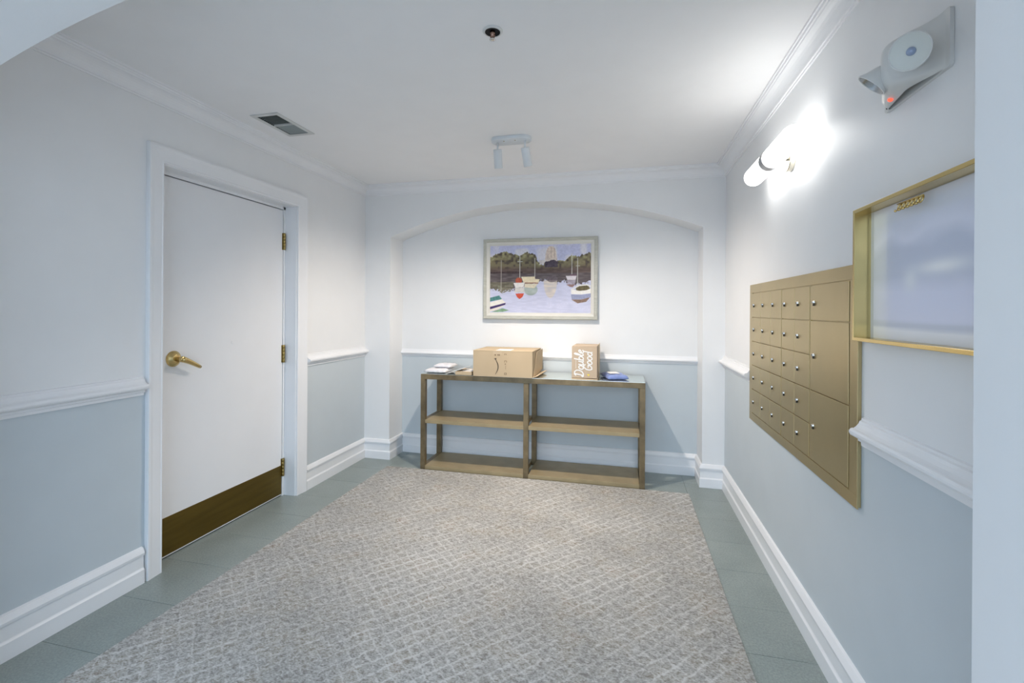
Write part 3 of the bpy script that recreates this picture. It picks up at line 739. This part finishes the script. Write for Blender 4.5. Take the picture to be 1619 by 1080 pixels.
# ---- niche painting
PX0, PX1, PZ0, PZ1, PYF = -1.217, -0.213, 1.249, 1.957, D + N - 0.045
pic = thing('framed_painting', ((PX0 + PX1) / 2, D + N, PZ0), 'harbour painting of moored boats in silver grey frame inside the niche', 'painting')
def frame_bars(prof, x0, x1, z0, z1, ybase, name, mat, parent):
    # prof: (inset from the outer edge, distance forward of ybase)
    names = []
    cs = [((x0, z0), (1, 1)), ((x1, z0), (-1, 1)), ((x1, z1), (-1, -1)), ((x0, z1), (1, -1))]
    for i in range(4):
        (ax, az), (sx_, sz_) = cs[i]; (bx_, bz_), (tx_, tz_) = cs[(i + 1) % 4]
        k_ = len(prof)
        va = [(ax + sx_ * a, ybase - t, az + sz_ * a) for a, t in prof]; vb = [(bx_ + tx_ * a, ybase - t, bz_ + tz_ * a) for a, t in prof]
        b = MB(); b.add(va + vb, [tuple(range(k_)), tuple(range(k_, 2 * k_))[::-1]] + [(q, (q + 1) % k_, k_ + (q + 1) % k_, k_ + q) for q in range(k_)])
        b.build(name, mat, parent)
frame_bars([(0, 0), (0, 0.036), (0.006, 0.042), (0.012, 0.042), (0.016, 0.036), (0.022, 0.036), (0.026, 0.032), (0.030, 0.028), (0.030, 0)], PX0, PX1, PZ0, PZ1, D + N - 0.003, 'frame_side', M['frameoak'], pic)
frame_bars([(0.030, 0.004), (0.030, 0.029), (0.048, 0.024), (0.052, 0.020), (0.058, 0.016), (0.058, 0.004)], PX0, PX1, PZ0, PZ1, D + N - 0.003, 'frame_liner', M['framein'], pic)
paint_grid('canvas', M['canvas'], pic, canvas_image(), (PX0 + 0.056, D + N - 0.016, PZ0 + 0.046), (PX1 - PX0 - 0.112, 0, 0), (0, 0, PZ1 - PZ0 - 0.098))

# ---- framed pale lilac sheet on the right wall
BY0, BY1, BZ0, BZ1, BD, BT = 0.985, 1.655, 1.242, 1.645, 0.050, 0.011
fb = thing('shadow_box_frame', (R, (BY0 + BY1) / 2, BZ0), 'deep brass framed pale lilac sheet on the right wall', 'picture frame')
mitre = [((BY0, BZ0), (1, 1)), ((BY1, BZ0), (-1, 1)), ((BY1, BZ1), (-1, -1)), ((BY0, BZ1), (1, -1))]
for i in range(4):
    (ay, az), (s1, s2) = mitre[i]; (cy_, cz_), (s3, s4) = mitre[(i + 1) % 4]
    pr = [(0, 0.0005), (0, BD - 0.001), (0.001, BD), (BT - 0.001, BD), (BT, BD - 0.001), (BT, 0.0005)]
    va = [(R - t, ay + s1 * a, az + s2 * a) for a, t in pr]; vb = [(R - t, cy_ + s3 * a, cz_ + s4 * a) for a, t in pr]
    b = MB(); k_ = len(pr); b.add(va + vb, [tuple(range(k_)), tuple(range(k_, 2 * k_))[::-1]] + [(q, (q + 1) % k_, k_ + (q + 1) % k_, k_ + q) for q in range(k_)])
    b.build('frame_side', M['goldframe'], fb)
b = MB(); b.box((R - 0.005, BY0 + BT, BZ0 + BT), (R - 0.0005, BY1 - BT, BZ1 - BT)); b.build('backing', M['backing'], fb)
def pale_lilac_image(H_=60, W_=90):  # pale lilac bands with soft lighter patches, as vertex colours
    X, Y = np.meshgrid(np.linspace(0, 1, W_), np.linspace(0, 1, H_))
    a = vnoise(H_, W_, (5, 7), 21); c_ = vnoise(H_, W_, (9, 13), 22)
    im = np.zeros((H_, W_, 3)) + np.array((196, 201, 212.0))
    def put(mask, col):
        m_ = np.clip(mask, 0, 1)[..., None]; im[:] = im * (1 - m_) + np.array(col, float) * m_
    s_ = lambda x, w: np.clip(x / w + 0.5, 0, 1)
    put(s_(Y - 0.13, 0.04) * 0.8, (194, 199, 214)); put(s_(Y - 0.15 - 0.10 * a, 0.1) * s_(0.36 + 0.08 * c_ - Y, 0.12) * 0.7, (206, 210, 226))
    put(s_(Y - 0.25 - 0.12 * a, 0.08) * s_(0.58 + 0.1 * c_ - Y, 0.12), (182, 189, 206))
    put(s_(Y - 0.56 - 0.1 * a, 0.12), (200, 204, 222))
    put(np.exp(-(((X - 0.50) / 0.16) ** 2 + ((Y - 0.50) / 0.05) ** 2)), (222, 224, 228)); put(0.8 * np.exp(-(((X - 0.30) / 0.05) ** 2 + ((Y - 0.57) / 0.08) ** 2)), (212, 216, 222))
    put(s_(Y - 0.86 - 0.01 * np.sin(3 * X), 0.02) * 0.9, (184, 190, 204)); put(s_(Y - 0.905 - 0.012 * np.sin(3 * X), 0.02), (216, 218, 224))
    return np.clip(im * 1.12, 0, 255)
paint_grid('lilac_sheet', M['print'], fb, pale_lilac_image(), (R - 0.0062, BY1 - 0.030, BZ0 + BT), (0, -(BY1 - BY0 - 0.055), 0), (0, 0, BZ1 - BZ0 - 2 * BT - 0.002))
b = MB(); b.smooth = True
b.box((R - 0.034, 1.338, 1.6165), (R - 0.030, 1.448, 1.6195))
for q in range(6):
    y = 1.346 + q * 0.0185
    loop = [(R - 0.032 + 0.003 * math.cos(t), y + 0.007 * math.sin(t), 1.609 + 0.0085 * math.cos(t)) for t in [2 * PI * k / 14 for k in range(15)]]
    b.tube(loop, 0.0021, 6, False)
    b.lathe([(0.0005, 0), (0.003, 0.0015), (0.0035, 0.004), (0.002, 0.006), (0.0005, 0.0065)], (R - 0.036, y + 0.005, 1.601), (-1, 0, -0.3), 8)
tag(b.build('brass_ornament', M['goldframe'], fb), 'small row of brass scrolls under the top bar')

# ------------------------------------------------------------------ mailboxes
MY0, MY1, MZ0, MZ1 = 1.702, 3.006, 0.700, 1.485
mb_ = thing('mailbox_panel', (R, (MY0 + MY1) / 2, MZ0), 'gold painted wall panel of locked apartment mailboxes', 'mailboxes')
XB, XP = R - 0.010, R - 0.0165
b = MB(); b.box((XB, MY0 + 0.004, MZ0 + 0.004), (R - 0.0005, MY1 - 0.004, MZ1 - 0.004), 0.001); b.build('back_plate', M['gold'], mb_)
C0, C1, C2, C3 = 2.950, 2.434, 2.090, 1.758
T0, T1 = 1.434, 0.746
def bar(y0, y1, z0, z1, x=R - 0.0145, name='frame_rail'):
    b = MB(); b.box((x, y0, z0), (XB + 0.001, y1, z1), 0.0008); b.build(name, M['gold'], mb_)
bar(MY0, MY1, T0 + 0.003, MZ1); bar(MY0, MY1, MZ0, T1 - 0.003); bar(MY0, C3 - 0.003, T1 - 0.003, T0 + 0.003); bar(C0 + 0.003, MY1, T1 - 0.003, T0 + 0.003)
for c_ in (C1, C2): bar(c_ - 0.003, c_ + 0.003, T1, T0, name='module_divider')
lock_mesh = None; door_mesh = {}
def lock_builder():
    b = MB(); b.smooth = True; b.mat = 0
    b.lathe([(0.0072, 0), (0.0072, 0.002), (0.0060, 0.0035), (0.0056, 0.0075), (0.0046, 0.0088)], (0, 0, 0), (-1, 0, 0), 16)
    b.smooth = False; b.mat = 1; b.box((-0.0094, -0.0011, -0.0036), (-0.0086, 0.0011, 0.0036))
    b.mat = 1; b.box((-0.0060, -0.0042, -0.0135), (-0.0010, 0.0042, -0.006), 0.0010)
    return b
def mailbox_door(y_far, y_near, z0, z1):
    global lock_mesh
    g = 0.0018; w, h = y_far - y_near - 2 * g, z1 - z0 - 2 * g
    key = (round(w, 4), round(h, 4))
    if key not in door_mesh:
        b = MB(); b.box((-0.0065, -w / 2, -h / 2), (0.0005, w / 2, h / 2), 0.0012)
        o = b.build('mailbox_door', M['gold'], None, origin=(0, 0, 0)); door_mesh[key] = o.data
    else:
        o = bpy.data.objects.new('mailbox_door', door_mesh[key]); COL.objects.link(o)
    o.parent = mb_
    o.location = Vector((XB, (y_far + y_near) / 2, (z0 + z1) / 2)) - ORIG[mb_.name]
    if lock_mesh is None:
        lk = lock_builder().build('lock', [M['chrome'], M['slot']], None, origin=(0, 0, 0)); lock_mesh = lk.data
    else:
        lk = bpy.data.objects.new('lock', lock_mesh); COL.objects.link(lk)
    lk.parent = o; lk.location = (-0.0065, w / 2 - 0.042, 0.002)
rh = (T0 - T1) / 5
cols = [(C0 - i * (C0 - C1) / 3, C0 - (i + 1) * (C0 - C1) / 3) for i in range(3)]
cols[0] = (C0, cols[0][1]); cols[2] = (cols[2][0], C1 + 0.003)
cols += [(C1 - 0.003, (C1 + C2) / 2), ((C1 + C2) / 2, C2 + 0.003)]
for a, c_ in cols:
    for r_ in range(5): mailbox_door(a, c_, T0 - (r_ + 1) * rh, T0 - r_ * rh)
for r0, r1 in ((0, 1), (1, 3), (3, 5)): mailbox_door(C2 - 0.003, C3, T0 - r1 * rh, T0 - r0 * rh)

# ------------------------------------------------------------------ sconce
SXC, SYC, SZC = R - 0.086, 2.360, 2.030; SR, SH = 0.0465, 0.335
sc_ = thing('wall_sconce', (R, SYC, SZC), 'glowing white tube sconce on nickel bracket above the mailboxes', 'wall light')
for sg in (-1, 1):
    prof = [(SR, 0.0255)]; prof += [(SR, SH - SR)]
    prof += [(SR * math.cos(a), SH - SR + SR * math.sin(a)) for a in [k * PI / 2 / 8 for k in range(1, 9)]]
    prof[-1] = (0.0008, SH)
    b = MB(); b.smooth = True; b.lathe(prof, (SXC, SYC, SZC), (0, sg, 0), 32)
    b.build('glass_shade', M['glow'], sc_)
b = MB(); b.smooth = True; b.lathe([(SR - 0.004, -0.026), (SR + 0.0008, -0.0255), (SR + 0.0008, 0.0255), (SR - 0.004, 0.026)], (SXC, SYC, SZC), (0, 1, 0), 32)
smooth_by_angle(b.build('center_band', M['band'], sc_), 40)
b = MB(); b.smooth = True; b.lathe([(0.058, 0.0), (0.060, 0.002), (0.060, 0.020), (0.057, 0.023), (0.004, 0.0235)], (R, SYC, SZC), (-1, 0, 0), 36)
bp = smooth_by_angle(b.build('backplate', M['nickel'], sc_), 35)
b = MB(); b.smooth = True; b.lathe([(0.004, 0), (0.004, 0.0025), (0.001, 0.004)], (R - 0.011, SYC - 0.0585, SZC + 0.012), (0, -1, 0.2), 10); b.build('screw', M['hinge'], bp)
b = MB(); b.smooth = True; b.tube([(R - 0.02, SYC, SZC), (SXC + SR - 0.002, SYC, SZC)], 0.011, 14); b.build('arm', M['nickel'], sc_)

# ------------------------------------------------------------------ emergency light
EY, EZ = 1.424, 1.974; EW, EH = 0.277, 0.140
em = thing('emergency_light', (R, EY, EZ - EH / 2), 'white two headed emergency light high on the right wall', 'emergency light')
def E3(u, w, n): return (R - n, EY - u, EZ + w)              # u towards the viewer, w up, n out of the wall
b = MB()
def rrect(hw, hh, r, n=5):
    out = []
    for cx, cy, a0 in ((hw - r, hh - r, 0), (-hw + r, hh - r, 90), (-hw + r, -hh + r, 180), (hw - r, -hh + r, 270)):
        for k in range(n + 1):
            a = math.radians(a0 + 90 * k / n); out.append((cx + r * math.cos(a), cy + r * math.sin(a)))
    return out
b.prism(rrect(EW / 2, EH / 2, 0.008), lambda u, w, d: E3(u, w, 0.0005 + d), 0.009); b.build('back_plate', M['plastic'], em)
b = MB(); b.smooth = True; vs_ = []; fs_ = []; nu, nw = 44, 30
sstep = lambda x: x * x * (3 - 2 * x) if 0 < x < 1 else (0.0 if x <= 0 else 1.0)
for j in range(nw + 1):
    for i in range(nu + 1):
        u = -EW / 2 + 0.002 + (EW - 0.004) * i / nu; w = (-EH / 2 + 0.002) + (EH - 0.004) * j / nw
        A = min(1.0, 0.10 + (u + EW / 2) / 0.165) * (1 - sstep((u - 0.015) / 0.115))
        Bw = max(0.0, 1 - abs(w / (EH / 2 - 0.001)) ** 4.5) ** 0.42
        h = 0.080 * A * Bw
        for cw in (-1, 1):
            dcr = math.hypot(u + EW / 2, w - cw * EH / 2)
            h *= sstep((dcr - 0.026) / 0.008)
        if i == 0: h = 0
        vs_.append(E3(u, w, 0.0088 + h))
for j in range(nw):
    for i in range(nu): a = j * (nu + 1) + i; fs_.append((a, a + 1, a + nu + 2, a + nu + 1))
b.add(vs_, fs_); smooth_by_angle(b.build('housing', M['plastic'], em), 45)
for u, w in ((0.112, 0.048), (0.112, -0.052), (-0.126, -0.058), (-0.126, 0.058)):
    b = MB(); b.smooth = True; b.lathe([(0.0035, 0.0), (0.0035, 0.0015), (0.001, 0.002)], E3(u, w, 0.0092), (-1, 0, 0), 10); b.build('screw_hole', M['slot'], em)
b = MB(); b.smooth = True; b.lathe([(0.0065, 0), (0.006, 0.003), (0.0035, 0.005), (0.0005, 0.006)], E3(-0.045, -0.0655, 0.040), (-0.30, 0, -0.95), 14)
tag(b.build('indicator', M['led'], em), 'red indicator light')
def lamp_head(c, nrm, refl, rad, lens):
    c = Vector(c); nrm = Vector(nrm).normalized(); back = c - nrm * 0.045
    b = MB(); b.smooth = True
    b.lathe([(0.014, -0.006), (0.019, 0.0), (0.024, 0.010), (rad * 0.80, 0.030), (rad, 0.044), (rad, 0.047), (rad - 0.002, 0.0475), (rad - 0.003, 0.046)], back, nrm, 36, False)
    hd_ = smooth_by_angle(b.build('lamp_head', M['plastic'], em), 50)
    b = MB(); b.smooth = True
    b.lathe([(rad - 0.003, 0.046), (rad * 0.75, 0.041 if lens else 0.030), (0.013, 0.037 if lens else 0.016), (0.010, 0.037 if lens else 0.014), (0.0005, 0.037 if lens else 0.013)], back, nrm, 36, False)
    b.build('reflector', refl, hd_)
    b = MB(); b.smooth = True
    b.lathe([(0.010, 0.0), (0.0095, 0.004), (0.006, 0.008), (0.0005, 0.0095)], back + nrm * (0.037 if lens else 0.013), nrm, 20); b.build('lens', M['lens'], hd_)
    return back
bk = lamp_head((0.650, 1.279, 1.943), (-0.70, -0.66, -0.28), M['reflector'], 0.0425, True)
b = MB(); b.smooth = True; b.tube([bk, (R - 0.045, 1.375, 1.975)], [0.016, 0.020], 14); b.build('swivel', M['plastic'], em)
bk = lamp_head((0.648, 1.448, 1.943), (-0.62, 0.34, -0.70), M['silverrefl'], 0.040, False)
b = MB(); b.smooth = True; b.tube([bk, (R - 0.05, 1.47, 1.985)], [0.015, 0.018], 14); b.build('swivel', M['plastic'], em)

# ------------------------------------------------------------------ ceiling things
# vent
vt = thing('ceiling_vent', ((VX0 + VX1) / 2, (VY0 + VY1) / 2, CH), 'white ceiling air vent with two louvre banks', 'vent')
b = MB(); o1 = 0.024
for (xa, ya), (xb, yb) in (((VX0 - o1, VY0 - o1), (VX1 + o1, VY0)), ((VX0 - o1, VY1), (VX1 + o1, VY1 + o1)), ((VX0 - o1, VY0), (VX0, VY1)), ((VX1, VY0), (VX1 + o1, VY1))):
    b.box((xa, ya, CH - 0.006), (xb, yb, CH - 0.0003), 0.0015)
b.build('vent_frame', M['ventwhite'], vt)
b = MB(); b.box((VX0, VY0, CH + 0.06), (VX1, VY1, CH + 0.07)); b.build('duct_back', M['duct'], vt)
for (xa, ya), (xb, yb) in (((VX0, VY0), (VX0 + 0.002, VY1)), ((VX1 - 0.002, VY0), (VX1, VY1)), ((VX0, VY0), (VX1, VY0 + 0.002)), ((VX0, VY1 - 0.002), (VX1, VY1))):
    b = MB(); b.box((xa, ya, CH - 0.002), (xb, yb, CH + 0.06)); b.build('duct_side', M['duct'], vt)
ym = (VY0 + VY1) / 2
b = MB(); b.box((VX0, ym - 0.003, CH - 0.005), (VX1, ym + 0.003, CH + 0.020)); b.build('divider', M['ventwhite'], vt)
slat_me = {}
for bank, (ya, yb, tilt) in enumerate(((VY0 + 0.006, ym - 0.006, 1), (ym + 0.006, VY1 - 0.004, -1))):
    nsl = 9
    for q in range(nsl):
        y = ya + (yb - ya) * (q + 0.5) / nsl
        if tilt not in slat_me:
            b = MB(); hw = (VX1 - VX0) / 2 - 0.003
            dy, dz = 0.0075, 0.0075
            b.prism([(-dy, -dz), (-dy + 0.0008, -dz - 0.0008), (dy + 0.0008, dz - 0.0008), (dy, dz)] if tilt == 1 else [(dy, -dz), (dy - 0.0008, -dz - 0.0008), (-dy - 0.0008, dz - 0.0008), (-dy, dz)], lambda y_, z_, d: (-hw + d, y_, z_), 2 * hw)
            o = b.build('slat', M['ventgrey'], None, origin=(0, 0, 0)); slat_me[tilt] = o.data
        else:
            o = bpy.data.objects.new('slat', slat_me[tilt]); COL.objects.link(o)
        o.parent = vt; o.location = Vector(((VX0 + VX1) / 2, y, CH + 0.006)) - ORIG[vt.name]
# sprinkler
sp = thing('fire_sprinkler', (-0.507, 1.760, CH), 'recessed bronze fire sprinkler in white ring on ceiling', 'sprinkler')
so = (-0.507, 1.760, CH)
b = MB(); b.smooth = True; b.lathe([(0.0300, 0.001), (0.0300, 0.006), (0.0315, 0.0072), (0.036, 0.0055), (0.0395, 0.002), (0.0395, 0.0003)], so, (0, 0, -1), 36, False)
b.build('escutcheon', M['plastic'], sp)
b = MB(); b.smooth = True; b.lathe([(0.0300, 0.006), (0.0285, 0.001), (0.0005, 0.0006)], so, (0, 0, -1), 32, False); b.build('cup', M['dark'], sp)
b = MB(); b.smooth = True; b.lathe([(0.0105, 0.001), (0.0105, 0.012), (0.0075, 0.016), (0.006, 0.026)], so, (0, 0, -1), 14)
for sg in (-1, 1): b.tube([(so[0] + sg * 0.008, so[1], CH - 0.008), (so[0] + sg * 0.0095, so[1], CH - 0.018), (so[0] + sg * 0.007, so[1], CH - 0.028), (so[0] + sg * 0.002, so[1], CH - 0.033)], 0.0017, 8)
b.build('sprinkler_body', M['sprinkbrass'], sp)
b = MB(); b.smooth = True; b.lathe([(0.004, 0.028), (0.0105, 0.0325), (0.0125, 0.0345), (0.0110, 0.0362), (0.005, 0.0385), (0.001, 0.039)], so, (0, 0, -1), 18); b.build('deflector', M['chrome'], sp)

# two-head spot light
sl = thing('ceiling_spot_light', (-0.70, 2.885, CH), 'white two head spot light fixed to the ceiling', 'ceiling light')
b = MB(); b.smooth = True
def canopy(hw, hh, z): return [(x + -0.703, y + 2.888, z) for x, y in rrect(hw, hh, hh * 0.95, 8)]
rings = [canopy(0.128, 0.054, CH - 0.0003), canopy(0.130, 0.056, CH - 0.004), canopy(0.130, 0.056, CH - 0.020), canopy(0.124, 0.050, CH - 0.025)]
k_ = len(rings[0]); vs_ = [v for r_ in rings for v in r_]; fs_ = [tuple(range(k_))[::-1], tuple(range(3 * k_, 4 * k_))]
for i in range(3):
    for a in range(k_): fs_.append((i * k_ + a, i * k_ + (a + 1) % k_, (i + 1) * k_ + (a + 1) % k_, (i + 1) * k_ + a))
b.add(vs_, fs_); smooth_by_angle(b.build('canopy', M['lampwhite'], sl), 40)
for x in (-0.745, -0.672):
    b = MB(); b.smooth = True; b.lathe([(0.0035, 0), (0.0035, 0.002), (0.0005, 0.003)], (x, 2.86, CH - 0.025), (0, 0, -1), 10); b.build('screw', M['hinge'], sl)
for x0, spot, tx in ((-0.797, SPOT_L, -0.005), (-0.612, SPOT_R, 0.012)):
    ax = Vector((tx, 0.046, -0.108)).normalized(); top = spot - ax * 0.122
    b = MB(); b.smooth = True
    b.lathe([(0.004, 0.0), (0.024, 0.001), (0.0275, 0.004), (0.0275, 0.116), (0.0265, 0.118), (0.0245, 0.118), (0.0235, 0.104)], top, ax, 28, False)
    hd_ = smooth_by_angle(b.build('lamp_head', M['lampwhite'], sl), 40)
    b = MB(); b.smooth = True; b.lathe([(0.0235, 0.100), (0.0005, 0.099)], top, ax, 24, False); b.build('lamp_face', M['spotglow'], hd_)
    b = MB(); b.smooth = True; b.tube([(top.x, top.y + 0.002, CH - 0.024), (top.x, top.y + 0.002, top.z - 0.004)], 0.006, 12); b.build('stem', M['lampwhite'], sl)
